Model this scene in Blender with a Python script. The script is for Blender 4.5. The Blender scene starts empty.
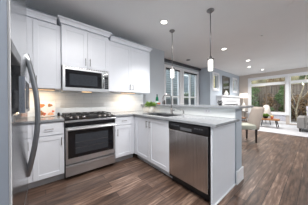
import bpy, bmesh, math, random
from mathutils import Vector, Matrix
random.seed(7)
S = bpy.context.scene
C = S.collection
PI = math.pi

# ------------------------------------------------------------------ camera, world, exposure
def make_camera():
    yaw, p, r = math.radians(50.498), math.radians(-0.339), math.radians(-0.261)
    fw = Vector((math.cos(yaw), math.sin(yaw), 0)); rt = Vector((math.sin(yaw), -math.cos(yaw), 0)); up = Vector((0, 0, 1))
    f2 = fw*math.cos(p)+up*math.sin(p); u2 = up*math.cos(p)-fw*math.sin(p)
    r3 = rt*math.cos(r)+u2*math.sin(r); u3 = u2*math.cos(r)-rt*math.sin(r)
    cam = bpy.data.cameras.new('camera'); o = bpy.data.objects.new('camera', cam); C.objects.link(o)
    cam.sensor_width = 36; cam.lens = 132.252/308*36; cam.clip_start = 0.02; cam.clip_end = 200
    m = Matrix((r3, u3, -f2)).transposed().to_4x4(); m.translation = (0, 0, 1.155)
    o.matrix_world = m
    S.camera = o
make_camera()
S.view_settings.view_transform = 'Standard'; S.view_settings.look = 'None'
S.view_settings.gamma = 1; S.view_settings.use_curve_mapping = False
S.view_settings.exposure = 0.74
W = bpy.data.worlds.new('sky'); S.world = W; W.use_nodes = True
WORLD_STRENGTH = 2.0
bg = W.node_tree.nodes['Background']; bg.inputs[0].default_value = (0.86, 0.93, 1.0, 1); bg.inputs[1].default_value = WORLD_STRENGTH
LAMP_POWER = 11.0
FLOOD_POWER = 22.0
UNDER_POWER = 1.3

# ------------------------------------------------------------------ materials
def lin(c):
    c = c/255
    return c/12.92 if c <= 0.04045 else ((c+0.055)/1.055)**2.4
def rgb(r, g, b): return (lin(r), lin(g), lin(b), 1)
def mat(name, col, rough=0.5, metal=0.0, var=0.06, scale=12, bump=0.0, emit=0, aniso=None, spec=None, stretch=None, coat=0):
    m = bpy.data.materials.new(name); m.use_nodes = True
    nt = m.node_tree; b = nt.nodes['Principled BSDF']
    b.inputs['Roughness'].default_value = rough; b.inputs['Metallic'].default_value = metal
    if spec is not None: b.inputs['Specular IOR Level'].default_value = spec
    if coat: b.inputs['Coat Weight'].default_value = coat
    tc = nt.nodes.new('ShaderNodeTexCoord'); mp = nt.nodes.new('ShaderNodeMapping'); nz = nt.nodes.new('ShaderNodeTexNoise')
    nz.inputs['Scale'].default_value = scale; nz.inputs['Detail'].default_value = 4
    if stretch: mp.inputs['Scale'].default_value = stretch
    nt.links.new(tc.outputs['Object'], mp.inputs[0]); nt.links.new(mp.outputs[0], nz.inputs[0])
    cr = nt.nodes.new('ShaderNodeValToRGB')
    cr.color_ramp.elements[0].position = 0.3; cr.color_ramp.elements[1].position = 0.7
    cr.color_ramp.elements[0].color = tuple(max(0, c*(1-var)) for c in col[:3])+(1,)
    cr.color_ramp.elements[1].color = tuple(min(1, c*(1+var)) for c in col[:3])+(1,)
    nt.links.new(nz.outputs['Fac'], cr.inputs[0]); nt.links.new(cr.outputs[0], b.inputs['Base Color'])
    if bump:
        bp = nt.nodes.new('ShaderNodeBump'); bp.inputs['Strength'].default_value = bump; bp.inputs['Distance'].default_value = 0.01
        nt.links.new(nz.outputs['Fac'], bp.inputs['Height']); nt.links.new(bp.outputs[0], b.inputs['Normal'])
    if emit:
        b.inputs['Emission Color'].default_value = col; b.inputs['Emission Strength'].default_value = emit
    return m

def planks(name, cols, mortar, bw, bh, rough, size=0.004, rot=0, bump=0.15, grain=True, offset=0.37, spec=0.5):
    m = bpy.data.materials.new(name); m.use_nodes = True
    nt = m.node_tree; b = nt.nodes['Principled BSDF']; b.inputs['Roughness'].default_value = rough
    b.inputs['Specular IOR Level'].default_value = spec
    tc = nt.nodes.new('ShaderNodeTexCoord'); mp = nt.nodes.new('ShaderNodeMapping'); mp.inputs['Rotation'].default_value = rot if isinstance(rot, tuple) else (0, 0, rot)
    br = nt.nodes.new('ShaderNodeTexBrick'); br.offset = offset
    br.inputs['Scale'].default_value = 1; br.inputs['Brick Width'].default_value = bw; br.inputs['Row Height'].default_value = bh
    br.inputs['Mortar Size'].default_value = size; br.inputs['Mortar Smooth'].default_value = 0.1
    br.inputs['Color1'].default_value = (0, 0, 0, 1); br.inputs['Color2'].default_value = (1, 1, 1, 1); br.inputs['Mortar'].default_value = (0.5, 0.5, 0.5, 1)
    nt.links.new(tc.outputs['Object'], mp.inputs[0]); nt.links.new(mp.outputs[0], br.inputs[0])
    mix = nt.nodes.new('ShaderNodeValToRGB'); er = mix.color_ramp.elements
    er[0].color = cols[0]; er[1].color = cols[-1]; er[1].position = 1
    for i, c in enumerate(cols[1:-1]): e = er.new((i+1)/(len(cols)-1)); e.color = c
    if grain:
        nz = nt.nodes.new('ShaderNodeTexNoise'); nz.inputs['Scale'].default_value = 3; nz.inputs['Detail'].default_value = 8; nz.inputs['Roughness'].default_value = 0.65
        m2 = nt.nodes.new('ShaderNodeMapping'); m2.inputs['Scale'].default_value = (0.9, 9, 1)
        nt.links.new(mp.outputs[0], m2.inputs[0]); nt.links.new(m2.outputs[0], nz.inputs[0])
        ad = nt.nodes.new('ShaderNodeMath'); ad.operation = 'MULTIPLY_ADD'; ad.inputs[1].default_value = 0.45
        sb = nt.nodes.new('ShaderNodeMath'); sb.operation = 'MULTIPLY_ADD'; sb.inputs[1].default_value = 2.2; sb.inputs[2].default_value = -0.85
        nt.links.new(nz.outputs['Fac'], sb.inputs[0])
        rb = nt.nodes.new('ShaderNodeRGBToBW'); nt.links.new(br.outputs['Color'], rb.inputs[0])
        nt.links.new(rb.outputs[0], ad.inputs[0])
        hf = nt.nodes.new('ShaderNodeMath'); hf.operation = 'MULTIPLY'; hf.inputs[1].default_value = 1.05
        nt.links.new(sb.outputs[0], hf.inputs[0]); nt.links.new(hf.outputs[0], ad.inputs[2])
        nt.links.new(ad.outputs[0], mix.inputs[0])
    else:
        nt.links.new(br.outputs['Color'], mix.inputs[0])
    mm = nt.nodes.new('ShaderNodeMix'); mm.data_type = 'RGBA'
    nt.links.new(br.outputs['Fac'], mm.inputs[0]); nt.links.new(mix.outputs[0], mm.inputs[6]); mm.inputs[7].default_value = mortar
    nt.links.new(mm.outputs[2], b.inputs['Base Color'])
    bp = nt.nodes.new('ShaderNodeBump'); bp.inputs['Strength'].default_value = bump; bp.inputs['Distance'].default_value = 0.002; bp.invert = True
    nt.links.new(br.outputs['Fac'], bp.inputs['Height']); nt.links.new(bp.outputs[0], b.inputs['Normal'])
    return m

def glass_mat(name, tint=(1, 1, 1, 1), rough=0.0, gloss=0.08):
    m = bpy.data.materials.new(name); m.use_nodes = True
    nt = m.node_tree; nt.nodes.remove(nt.nodes['Principled BSDF'])
    out = nt.nodes['Material Output']
    t = nt.nodes.new('ShaderNodeBsdfTransparent'); t.inputs[0].default_value = tint
    g = nt.nodes.new('ShaderNodeBsdfGlossy'); g.inputs['Roughness'].default_value = rough
    lw = nt.nodes.new('ShaderNodeLayerWeight'); lw.inputs['Blend'].default_value = 0.5
    pw = nt.nodes.new('ShaderNodeMath'); pw.operation = 'POWER'; pw.inputs[1].default_value = 4
    f = nt.nodes.new('ShaderNodeMath'); f.operation = 'MULTIPLY_ADD'; f.inputs[1].default_value = 0.6; f.inputs[2].default_value = 0.03
    nt.links.new(lw.outputs['Facing'], pw.inputs[0]); nt.links.new(pw.outputs[0], f.inputs[0])
    mx = nt.nodes.new('ShaderNodeMixShader')
    nt.links.new(f.outputs[0], mx.inputs[0]); nt.links.new(t.outputs[0], mx.inputs[1]); nt.links.new(g.outputs[0], mx.inputs[2])
    nt.links.new(mx.outputs[0], out.inputs[0])
    return m

M = dict(
 cab=mat('white cabinet paint', rgb(224, 227, 234), 0.35, var=0.01),
 trimw=mat('white trim paint', rgb(228, 229, 232), 0.4, var=0.01),
 wall=mat('grey wall paint', rgb(180, 185, 191), 0.75, var=0.02, scale=3),
 wallblue=mat('blue grey wall paint', rgb(180, 188, 197), 0.7, var=0.02, scale=3),
 slate=mat('slate blue paint', rgb(122, 132, 146), 0.6, var=0.02, scale=3),  # same wall paint, darkened so the short wall looks shaded
 taupe=mat('taupe wall paint', rgb(196, 186, 178), 0.75, var=0.02, scale=3),
 ceil=mat('ceiling paint', rgb(230, 231, 232), 0.85, var=0.015, scale=2),
 floor=planks('brown wood planks', [rgb(46, 34, 28), rgb(82, 63, 53), rgb(108, 86, 74), rgb(158, 134, 118)], rgb(40, 30, 26), 1.1, 0.125, 0.36, 0.003),
 tile=planks('white glass subway tile', [rgb(234, 239, 242), rgb(241, 245, 247)], rgb(222, 227, 229), 0.30, 0.075, 0.2, 0.003, rot=(PI/2, 0, 0), bump=0.2, grain=False, offset=0.5),
 tilex=planks('white glass bar tile', [rgb(226, 230, 230), rgb(236, 238, 238)], rgb(216, 219, 219), 0.30, 0.075, 0.2, 0.003, rot=(PI/2, 0, PI/2), bump=0.2, grain=False, offset=0.5),
 quartz=mat('grey speckled quartz', rgb(146, 149, 153), 0.22, var=0.09, scale=90, coat=0.2),
 steel=mat('brushed steel', (0.64, 0.65, 0.67, 1), 0.36, 1.0, var=0.05, scale=6, stretch=(1, 1, 40)),
 steelv=mat('brushed steel vertical grain', (0.60, 0.58, 0.57, 1), 0.27, 1.0, var=0.12, scale=5, stretch=(9, 9, 0.4)),
 fridge=mat('fridge steel', (0.50, 0.51, 0.53, 1), 0.19, 1.0, var=0.03, scale=5, stretch=(9, 9, 0.4)),
 handle=mat('dark satin steel', (0.30, 0.31, 0.33, 1), 0.34, 1.0, var=0.03),
 nickel=mat('satin nickel', (0.26, 0.25, 0.25, 1), 0.35, 1.0, var=0.03),
 chrome=mat('chrome', (0.75, 0.75, 0.76, 1), 0.1, 1.0, var=0.01),
 black=mat('black plastic', rgb(22, 22, 25), 0.3, var=0.1),
 blackgl=mat('black oven glass', rgb(20, 20, 24), 0.08, var=0.05),
 screen=mat('grey oven window screen', rgb(52, 56, 62), 0.15, var=0.12, scale=40),
 iron=mat('cast iron', rgb(34, 34, 36), 0.5, var=0.2),
 grey=mat('dark grey plastic', rgb(92, 94, 98), 0.4, var=0.05),
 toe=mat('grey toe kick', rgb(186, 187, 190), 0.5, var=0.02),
 glass=glass_mat('window glass', (0.93, 0.95, 0.95, 1)),
 vinyl=mat('white window vinyl', rgb(234, 235, 236), 0.4, var=0.01),
 mirror=mat('mirror glass', (0.40, 0.41, 0.41, 1), 0.05, 1.0, var=0.02),
 shade=mat('white lamp shade', rgb(255, 243, 232), 0.8, var=0.01, emit=0.35),
 pend=mat('lit frosted glass', rgb(255, 252, 246), 0.3, var=0.0, emit=1.8),
 clear=glass_mat('clear pendant glass', (0.95, 0.95, 0.95, 1)),
 lens=mat('lit lamp lens', rgb(255, 250, 240), 0.5, var=0.0, emit=3.5),
 warm=mat('lit warm strip', rgb(255, 205, 150), 0.5, var=0.0, emit=1.8),
 wood=mat('honey wood', rgb(150, 104, 66), 0.45, var=0.25, scale=5, stretch=(1, 10, 1)),
 darkwood=mat('espresso wood', rgb(34, 26, 24), 0.4, var=0.2),
 beige=mat('beige linen', rgb(174, 162, 153), 0.9, var=0.06, scale=60, bump=0.2),
 cream=mat('cream fabric', rgb(212, 203, 195), 0.9, var=0.05, scale=30, bump=0.2),
 seat=mat('sage linen', rgb(176, 178, 166), 0.9, var=0.05, scale=60, bump=0.2),
 sofa=mat('grey tweed', rgb(138, 135, 133), 0.9, var=0.12, scale=60, bump=0.3),
 pillow=mat('lilac grey fabric', rgb(192, 192, 202), 0.9, var=0.15, scale=25),
 green=mat('pale green fabric', rgb(198, 214, 176), 0.9, var=0.15, scale=25),
 rug=mat('pale wool rug', rgb(176, 176, 179), 0.95, var=0.06, scale=7, bump=0.3),
 pot=mat('white ceramic', rgb(232, 228, 220), 0.35, var=0.03),
 leaf=mat('herb leaf', rgb(112, 142, 62), 0.6, var=0.35, scale=20),
 leafd=mat('dark leaf', rgb(36, 42, 34), 0.6, var=0.3, scale=20),
 bush=mat('garden leaf', rgb(92, 112, 66), 0.8, var=0.45, scale=3),
 bushb=mat('autumn leaf', rgb(150, 118, 84), 0.8, var=0.4, scale=3),
 bottle=mat('green glass', rgb(10, 96, 66), 0.12, var=0.08),
 label=mat('pale label', rgb(190, 220, 214), 0.6, var=0.03),
 paper=mat('white paper', rgb(205, 203, 202), 0.7, var=0.02),
 ink1=mat('orange food print', rgb(184, 108, 62), 0.7, var=0.4, scale=40),
 ink2=mat('brown food print', rgb(150, 100, 66), 0.7, var=0.5, scale=45),
 ink3=mat('red food print', rgb(180, 92, 66), 0.7, var=0.45, scale=35),
 ink4=mat('peach food print', rgb(226, 160, 122), 0.7, var=0.35, scale=35),
 bronze=mat('bronze window frame', rgb(104, 94, 84), 0.5, var=0.05),
 pane=mat('sky-grey glazing', rgb(120, 130, 138), 0.1, var=0.05),
 terracotta=mat('terracotta', rgb(190, 100, 70), 0.7, var=0.1),
 yellow=mat('yellow ceramic', rgb(196, 168, 96), 0.5, var=0.1),
 bank=mat('leaf litter bank', rgb(122, 112, 84), 0.95, var=0.65, scale=2.2, bump=0.5),
 dirt=mat('garden soil', rgb(120, 104, 88), 0.95, var=0.3, scale=4, bump=0.5),
 patio=mat('patio concrete', rgb(150, 144, 140), 0.9, var=0.1, scale=4),
 fence=planks('weathered fence boards', [rgb(112, 96, 84), rgb(138, 122, 108), rgb(158, 140, 126)], rgb(52, 44, 40), 3.0, 0.14, 0.8, 0.008, rot=(0, PI/2, 0)),
 siding=planks('pale house siding', [rgb(128, 136, 138), rgb(140, 147, 149)], rgb(62, 68, 72), 4.0, 0.16, 0.7, 0.02, rot=(PI/2, 0, 0), grain=False),
 trunk=mat('pale bark', rgb(172, 156, 132), 0.85, var=0.25, scale=10),
)

# ------------------------------------------------------------------ mesh helpers
def B(): return bmesh.new()
def box(bm, x0, x1, y0, y1, z0, z1, bev=0.0, seg=1):
    if x0 > x1: x0, x1 = x1, x0
    if y0 > y1: y0, y1 = y1, y0
    vs = [bm.verts.new((x, y, z)) for x in (x0, x1) for y in (y0, y1) for z in (z0, z1)]
    F = [(0, 1, 3, 2), (4, 6, 7, 5), (0, 4, 5, 1), (2, 3, 7, 6), (0, 2, 6, 4), (1, 5, 7, 3)]
    fs = [bm.faces.new([vs[i] for i in f]) for f in F]
    if bev:
        es = list({e for f in fs for e in f.edges})
        bmesh.ops.bevel(bm, geom=es, offset=bev, segments=seg, affect='EDGES', profile=0.5)
    return bm
def hexa(bm, low, high):
    """low, high: four points each"""
    a = [bm.verts.new(p) for p in low]; b = [bm.verts.new(p) for p in high]
    bm.faces.new(a[::-1]); bm.faces.new(b)
    for i in range(4): bm.faces.new((a[i], a[(i+1) % 4], b[(i+1) % 4], b[i]))
    bmesh.ops.recalc_face_normals(bm, faces=bm.faces)
    return bm
def prism(bm, pts, a0, a1, axis='X'):
    """extrude polygon (2d points) along axis"""
    def P(p, a):
        return {'X': (a, p[0], p[1]), 'Y': (p[0], a, p[1]), 'Z': (p[0], p[1], a)}[axis]
    A = [bm.verts.new(P(p, a0)) for p in pts]; Bv = [bm.verts.new(P(p, a1)) for p in pts]
    bm.faces.new(A[::-1]); bm.faces.new(Bv); n = len(pts)
    for i in range(n): bm.faces.new((A[i], A[(i+1) % n], Bv[(i+1) % n], Bv[i]))
    bmesh.ops.recalc_face_normals(bm, faces=bm.faces)
    return bm
def lathe(bm, prof, c=(0, 0, 0), seg=24, cap=True):
    rings = []
    for r, z in prof:
        rings.append([bm.verts.new((c[0]+r*math.cos(2*PI*i/seg), c[1]+r*math.sin(2*PI*i/seg), c[2]+z)) for i in range(seg)])
    for a, b in zip(rings, rings[1:]):
        for i in range(seg): bm.faces.new((a[i], a[(i+1) % seg], b[(i+1) % seg], b[i]))
    if cap:
        bm.faces.new(rings[0][::-1]); bm.faces.new(rings[-1])
    return bm
def tube(bm, pts, r, seg=10):
    pts = [Vector(p) for p in pts]; rings = []; n = len(pts)
    up = None
    for i, p in enumerate(pts):
        t = (pts[min(i+1, n-1)]-pts[max(i-1, 0)]).normalized()
        if up is None:
            up = Vector((0, 0, 1)) if abs(t.z) < 0.9 else Vector((1, 0, 0))
        s = t.cross(up).normalized(); up = s.cross(t).normalized()
        rr = r[i] if isinstance(r, (list, tuple)) else r
        rings.append([bm.verts.new(p+(s*math.cos(2*PI*k/seg)+up*math.sin(2*PI*k/seg))*rr) for k in range(seg)])
    for a, b in zip(rings, rings[1:]):
        for k in range(seg): bm.faces.new((a[k], a[(k+1) % seg], b[(k+1) % seg], b[k]))
    bm.faces.new(rings[0][::-1]); bm.faces.new(rings[-1])
    bmesh.ops.recalc_face_normals(bm, faces=bm.faces)
    return bm
def obj(name, bm, m, parent=None, smooth=False, label=None):
    me = bpy.data.meshes.new(name); bm.to_mesh(me); bm.free()
    me.materials.append(M[m] if isinstance(m, str) else m)
    if smooth:
        for p in me.polygons: p.use_smooth = True
    o = bpy.data.objects.new(name, me); C.objects.link(o)
    if parent: o.parent = parent
    if label: o['label'] = label
    return o
def tag(o, label, cat, group=None):
    o['label'] = label; o['category'] = cat
    if group: o['group'] = group
    return o
def thing(name, label, cat, loc=(0, 0, 0), rz=0, group=None):
    o = bpy.data.objects.new(name, None); C.objects.link(o); o.location = loc; o.rotation_euler = (0, 0, rz)
    o.empty_display_size = 0.1
    return tag(o, label, cat, group)
def struct(name, bm, m, parent=None, smooth=False):
    o = obj(name, bm, m, parent, smooth)
    if not parent: o['kind'] = 'structure'
    return o
def dup(root, loc, rz=None, label=None, group=None):
    r = root.copy(); C.objects.link(r); r.location = loc
    if rz is not None: r.rotation_euler = (0, 0, rz)
    if label: r['label'] = label
    if group: r['group'] = group
    for ch in list(root.children):
        c = ch.copy(); C.objects.link(c); c.parent = r
        for g in list(ch.children):
            d = g.copy(); C.objects.link(d); d.parent = c
    return r
def wall(name, m, axis, pos, th, a0, a1, z0, z1, holes=()):
    """wall slab in plane axis=pos..pos+th, spanning a0..a1, with rectangular holes (a0,a1,z0,z1)"""
    bm = B()
    cuts = sorted({a0, a1, *[h[0] for h in holes], *[h[1] for h in holes]})
    for s, e in zip(cuts, cuts[1:]):
        mid = (s+e)/2; zs = [z0]; 
        hs = sorted([h for h in holes if h[0] <= mid <= h[1]], key=lambda h: h[2])
        lo = z0
        for h in hs:
            if h[2] > lo: 
                _seg(bm, axis, pos, th, s, e, lo, h[2])
            lo = h[3]
        if lo < z1: _seg(bm, axis, pos, th, s, e, lo, z1)
    return struct(name, bm, m)
def _seg(bm, axis, pos, th, s, e, lo, hi):
    if axis == 'X': box(bm, pos, pos+th, s, e, lo, hi)
    else: box(bm, s, e, pos, pos+th, lo, hi)

CE = 2.71
# ------------------------------------------------------------------ room shell
struct('floor', box(B(), -1.05, 9.35, -3.6, 3.55, -0.1, 0), 'floor')
struct('ceiling', box(B(), -1.05, 9.45, -3.6, 3.65, CE, CE+0.1), 'ceil')
wall('wall_back', 'wall', 'Y', 2.96, 0.15, -1.05, 2.86, 0, CE)
wall('wall_nook_back', 'wall', 'Y', 3.50, 0.15, 2.71, 5.85, 0, CE, [(3.44, 4.27, 0.75, 2.43), (4.50, 5.50, 0.75, 2.43)])
wall('wall_nook_left', 'wall', 'X', 2.71, 0.15, 3.11, 3.50, 0, CE)
wall('wall_nook_right', 'wallblue', 'X', 5.70, 0.15, 2.96, 3.50, 0, CE)
wall('wall_living', 'wallblue', 'Y', 2.96, 0.15, 5.85, 9.45, 0, CE, [(5.86, 6.46, 1.74, 2.42), (8.30, 8.86, 1.74, 2.42)])
wall('wall_far', 'taupe', 'X', 9.28, 0.15, -3.5, 2.96, 0, CE, [(0.90, 2.40, 0.55, 2.40), (-1.6, 0.78, 0.05, 2.40)])
wall('wall_right', 'wall', 'Y', -3.6, 0.15, -1.05, 9.45, 0, CE, [(4.6, 8.2, 0.05, 2.4)])
wall('wall_left', 'wall', 'X', -1.05, 0.15, -3.45, 2.96, 0, CE, [(-2.9, 0.1, 0.6, 2.45)])
# short wall beside the refrigerator, nearest the camera
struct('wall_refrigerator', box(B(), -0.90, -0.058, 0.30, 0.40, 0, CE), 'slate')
struct('trim_1', box(B(), -0.0578, -0.0545, 0.396, 0.403, 0, CE), 'vinyl')
# dark band over the nook windows
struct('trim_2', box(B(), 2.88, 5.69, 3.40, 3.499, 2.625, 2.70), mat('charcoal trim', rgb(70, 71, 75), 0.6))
# backsplash
struct('wall_backsplash', box(B(), -0.89, 2.05, 2.945, 2.9595, 0.9165, 1.37), 'tile')
# raised bar wall
struct('wall_bar', box(B(), 2.05, 2.26, 0.69, 2.955, 0, 1.054), 'wallblue')
struct('wall_bar_tile', box(B(), 2.037, 2.0495, 0.70, 2.944, 0.9165, 1.054), 'tilex')
bb = B()
box(bb, 2.030, 2.28, 0.670, 0.689, 0, 0.185, 0.004); box(bb, 2.261, 2.28, 0.6895, 2.95, 0, 0.11, 0.003)
struct('baseboard_bar', bb, 'trimw')
struct('trim_3', box(B(), 9.268, 9.279, 0.91, 2.50, 0.15, 0.44, 0.002), 'pillow')
struct('baseboard_far', box(B(), 9.262, 9.279, 0.90, 2.95, 0, 0.13, 0.004), 'trimw')
struct('baseboard_living', box(B(), 5.86, 9.26, 2.94, 2.959, 0, 0.13, 0.004), 'trimw')
struct('baseboard_nook', box(B(), 2.87, 5.69, 3.48, 3.499, 0, 0.13, 0.004), 'trimw')

# windows ------------------------------------------------------------
def frame_y(bm, x0, x1, z0, z1, y0, y1, w):
    box(bm, x0, x0+w, y0, y1, z0, z1); box(bm, x1-w, x1, y0, y1, z0, z1)
    box(bm, x0+w, x1-w, y0, y1, z0, z0+w); box(bm, x0+w, x1-w, y0, y1, z1-w, z1)
def frame_x(bm, a0, a1, z0, z1, x0, x1, w):
    box(bm, x0, x1, a0, a0+w, z0, z1); box(bm, x0, x1, a1-w, a1, z0, z1)
    box(bm, x0, x1, a0+w, a1-w, z0, z0+w); box(bm, x0, x1, a0+w, a1-w, z1-w, z1)
def window_y(name, x0, x1, z0, z1, y, mull=True, rail=None, dark=True, cas=0.10):
    """window in wall plane y (room side), wall thickness .15"""
    w = bpy.data.objects.new(name, None); C.objects.link(w); w['kind'] = 'structure'
    bm = B(); c = cas
    box(bm, x0-c, x0, y-0.02, y, z0-c, z1+c); box(bm, x1, x1+c, y-0.02, y, z0-c, z1+c)
    box(bm, x0, x1, y-0.02, y, z1, z1+c); box(bm, x0, x1, y-0.035, y, z0-c, z0)
    obj('window_casing', bm, 'trimw', w)
    bm = B(); frame_y(bm, x0, x1, z0, z1, y+0.03, y+0.09, 0.045)
    if mull: xm = (x0+x1)/2; box(bm, xm-0.03, xm+0.03, y+0.03, y+0.09, z0+0.045, z1-0.045)
    if rail: box(bm, x0+0.045, x1-0.045, y+0.035, y+0.085, rail-0.025, rail+0.025)
    obj('window_sash', bm, 'vinyl', w)
    if dark:
        obj('blind_cassette', box(B(), x0+0.002, x1-0.002, y+0.004, y+0.028, z1-0.055, z1-0.003), 'black', w)
    obj('glass_pane', box(B(), x0+0.04, x1-0.04, y+0.057, y+0.063, z0+0.04, z1-0.04), 'glass', w)
window_y('window_1', 3.44, 4.27, 0.75, 2.43, 3.50, True, 1.35)
window_y('window_2', 4.50, 5.50, 0.75, 2.43, 3.50, True, 1.35)
window_y('window_3', 5.96, 6.46, 1.74, 2.42, 2.96, False, None, False, 0.09)
window_y('window_4', 8.30, 8.80, 1.74, 2.42, 2.96, False, None, False, 0.09)
# big garden window with transom
w = bpy.data.objects.new('window_5', None); C.objects.link(w); w['kind'] = 'structure'
bm = B(); X = 9.28; c = 0.10
box(bm, X-0.02, X, 2.40, 2.50, 0.45, 2.50); box(bm, X-0.02, X, 0.78, 2.40, 2.40, 2.50)
box(bm, X-0.02, X, 0.785, 0.90, 0.45, 2.40); box(bm, X-0.05, X, 0.785, 2.55, 0.45, 0.55)
obj('window_casing', bm, 'trimw', w)
bm = B(); frame_x(bm, 0.90, 2.40, 0.55, 2.40, X+0.03, X+0.10, 0.04)
box(bm, X+0.0, X+0.10, 0.94, 2.36, 2.01, 2.15)
obj('window_sash', bm, 'vinyl', w)
obj('mullion', box(B(), X+0.03, X+0.10, 1.65, 1.70, 0.59, 2.01), 'bronze', w)
obj('screen_frame', frame_x(bm := B(), 0.95, 1.655, 0.60, 2.005, X+0.015, X+0.028, 0.035) or bm, 'bronze', w)
obj('glass_pane', box(B(), X+0.06, X+0.066, 0.93, 2.37, 0.58, 2.0), 'glass', w)
obj('transom_pane', box(B(), X+0.06, X+0.066, 0.93, 2.37, 2.16, 2.37), 'glass', w)
# glazed patio door with transom
w = bpy.data.objects.new('door_1', None); C.objects.link(w); w['kind'] = 'structure'
bm = B()
box(bm, X-0.02, X, -1.70, 0.78, 2.40, 2.50); box(bm, X-0.02, X, -1.70, -1.60, 0, 2.40)
obj('door_casing', bm, 'trimw', w)
bm = B(); frame_x(bm, -1.60, 0.78, 0.05, 2.40, X+0.03, X+0.10, 0.04)
box(bm, X+0.0, X+0.10, -1.56, 0.74, 2.01, 2.15); box(bm, X+0.03, X+0.10, -0.46, -0.38, 0.09, 2.01)
obj('door_frame', bm, 'vinyl', w)
bm = B(); box(bm, X+0.06, X+0.066, -1.57, 0.75, 0.08, 2.0)
obj('glass_pane', bm, 'glass', w)
obj('transom_pane', box(B(), X+0.06, X+0.066, -1.57, 0.75, 2.16, 2.37), 'glass', w)
obj('door_handle', tube(B(), [(X+0.02, 0.62, 0.95), (X-0.03, 0.62, 0.97), (X-0.03, 0.62, 1.18), (X+0.02, 0.62, 1.2)], 0.012), 'grey', w)
for i, (a0, a1) in enumerate([(4.6, 8.2)]):   # unseen window behind the camera, added to let in more daylight
    w = bpy.data.objects.new('window_%d' % (6+i), None); C.objects.link(w); w['kind'] = 'structure'
    bm = B(); frame_y(bm, a0, a1, 0.05, 2.4, -3.57, -3.49, 0.05); xm = (a0+a1)/2; box(bm, xm-0.04, xm+0.04, -3.57, -3.49, 0.1, 2.35)
    obj('window_sash', bm, 'vinyl', w)
    obj('glass_pane', box(B(), a0+0.04, a1-0.04, -3.533, -3.527, 0.09, 2.36), 'glass', w)

w = bpy.data.objects.new('window_7', None); C.objects.link(w); w['kind'] = 'structure'  # added window out of view, brings daylight to the kitchen
bm = B(); frame_x(bm, -2.9, 0.1, 0.6, 2.45, -1.01, -0.94, 0.05); box(bm, -1.01, -0.94, -1.44, -1.36, 0.65, 2.40)
obj('window_sash', bm, 'vinyl', w)
obj('glass_pane', box(B(), -0.978, -0.972, -2.86, 0.06, 0.64, 2.41), 'glass', w)

# ------------------------------------------------------------------ cabinets
def shaker(bm, x0, x1, z0, z1, y0=-0.022, y1=-0.002, rail=0.06, rec=0.007):
    """front facing -y"""
    box(bm, x0, x0+rail, y0, y1, z0, z1, 0.0015); box(bm, x1-rail, x1, y0, y1, z0, z1, 0.0015)
    box(bm, x0+rail, x1-rail, y0, y1, z0, z0+rail, 0.0015); box(bm, x0+rail, x1-rail, y0, y1, z1-rail, z1, 0.0015)
    box(bm, x0+rail-0.001, x1-rail+0.001, y0+rec, y1, z0+rail-0.001, z1-rail+0.001)
    return bm
def pull(p0, p1, out=-0.03, y=-0.022, r=0.005):
    """bar pull from p0 to p1 (x,z) on front plane y"""
    bm = B(); (x0, z0), (x1, z1) = p0, p1
    tube(bm, [(x0, y+out, z0), (x1, y+out, z1)], r, 8)
    dx, dz = (x1-x0)*0.12, (z1-z0)*0.12
    tube(bm, [(x0+dx, y+0.001, z0+dz), (x0+dx, y+out, z0+dz)], r*0.8, 8)
    tube(bm, [(x1-dx, y+0.001, z1-dz), (x1-dx, y+out, z1-dz)], r*0.8, 8)
    return bm
def door(parent, x0, x1, z0, z1, hx, hz0, hz1):
    d = obj('door', shaker(B(), x0, x1, z0, z1), 'cab', parent)
    obj('handle', pull((hx, hz0), (hx, hz1)), 'nickel', d)
def drawer(parent, x0, x1, z0, z1, hw=0.05):
    d = obj('drawer', box(B(), x0, x1, -0.022, -0.002, z0, z1, 0.002), 'cab', parent)
    xc = (x0+x1)/2; zc = (z0+z1)/2
    obj('handle', pull((xc-hw, zc), (xc+hw, zc)), 'nickel', d)
def crown(parent, x0, x1, zb, dep, ends=(1, 1), h=0.085, out=0.05):
    if not ends[0]: x0 += 0.056
    if not ends[1]: x1 -= 0.056
    """stepped crown around front and the given ends, y=0 is the carcass front"""
    bm = B()
    prof = [(0, 0), (-0.012, 0), (-0.016, h*0.25), (-out*0.55, h*0.6), (-out, h*0.8), (-out, h), (0, h)]
    xa = x0-(out if ends[0] else 0); xb = x1+(out if ends[1] else 0)
    L = []; R = []
    for (y, z) in prof:
        L.append(bm.verts.new((x0+(y if ends[0] else 0), y-0.02, zb+z))); R.append(bm.verts.new((x1-(y if ends[1] else 0), y-0.02, zb+z)))
    n = len(prof)
    for i in range(n): bm.faces.new((L[i], L[(i+1) % n], R[(i+1) % n], R[i]))
    for e, V, x, s in ((ends[0], L, x0, 1), (ends[1], R, x1, -1)):
        if e:
            K = [bm.verts.new((x+s*y, dep, zb+z)) for y, z in prof]
            for i in range(n): bm.faces.new((V[i], V[(i+1) % n], K[(i+1) % n], K[i]))
            bm.faces.new(K)
        else: bm.faces.new(V)
    # top cover
    bm2 = box(bm, x0, x1, -0.02, dep, zb+0.001, zb+h-0.004)
    bmesh.ops.recalc_face_normals(bm, faces=bm.faces)
    return obj('crown_molding', bm, 'cab', parent)
def upper(name_label, x0, x1, yf, z0, z1, doors, ends, hz):
    t = thing('upper_cabinet', name_label, 'kitchen cabinet', (x0, yf+0.022, z0), 0)
    w = x1-x0; dep = 2.943-(yf+0.022) if z0 < 1.5 else 2.958-(yf+0.022)
    obj('body', box(B(), 0, w, 0, dep, 0, z1-z0, 0.001), 'cab', t)
    n = len(doors)
    for (a, b, hx) in doors:
        door(t, a-x0+0.002, b-x0-0.002, 0.003, z1-z0-0.03, hx-x0, hz[0]-z0, hz[1]-z0)
    crown(t, 0, w, z1-z0-0.001, dep, ends)
    return t
zt = 2.405
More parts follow.
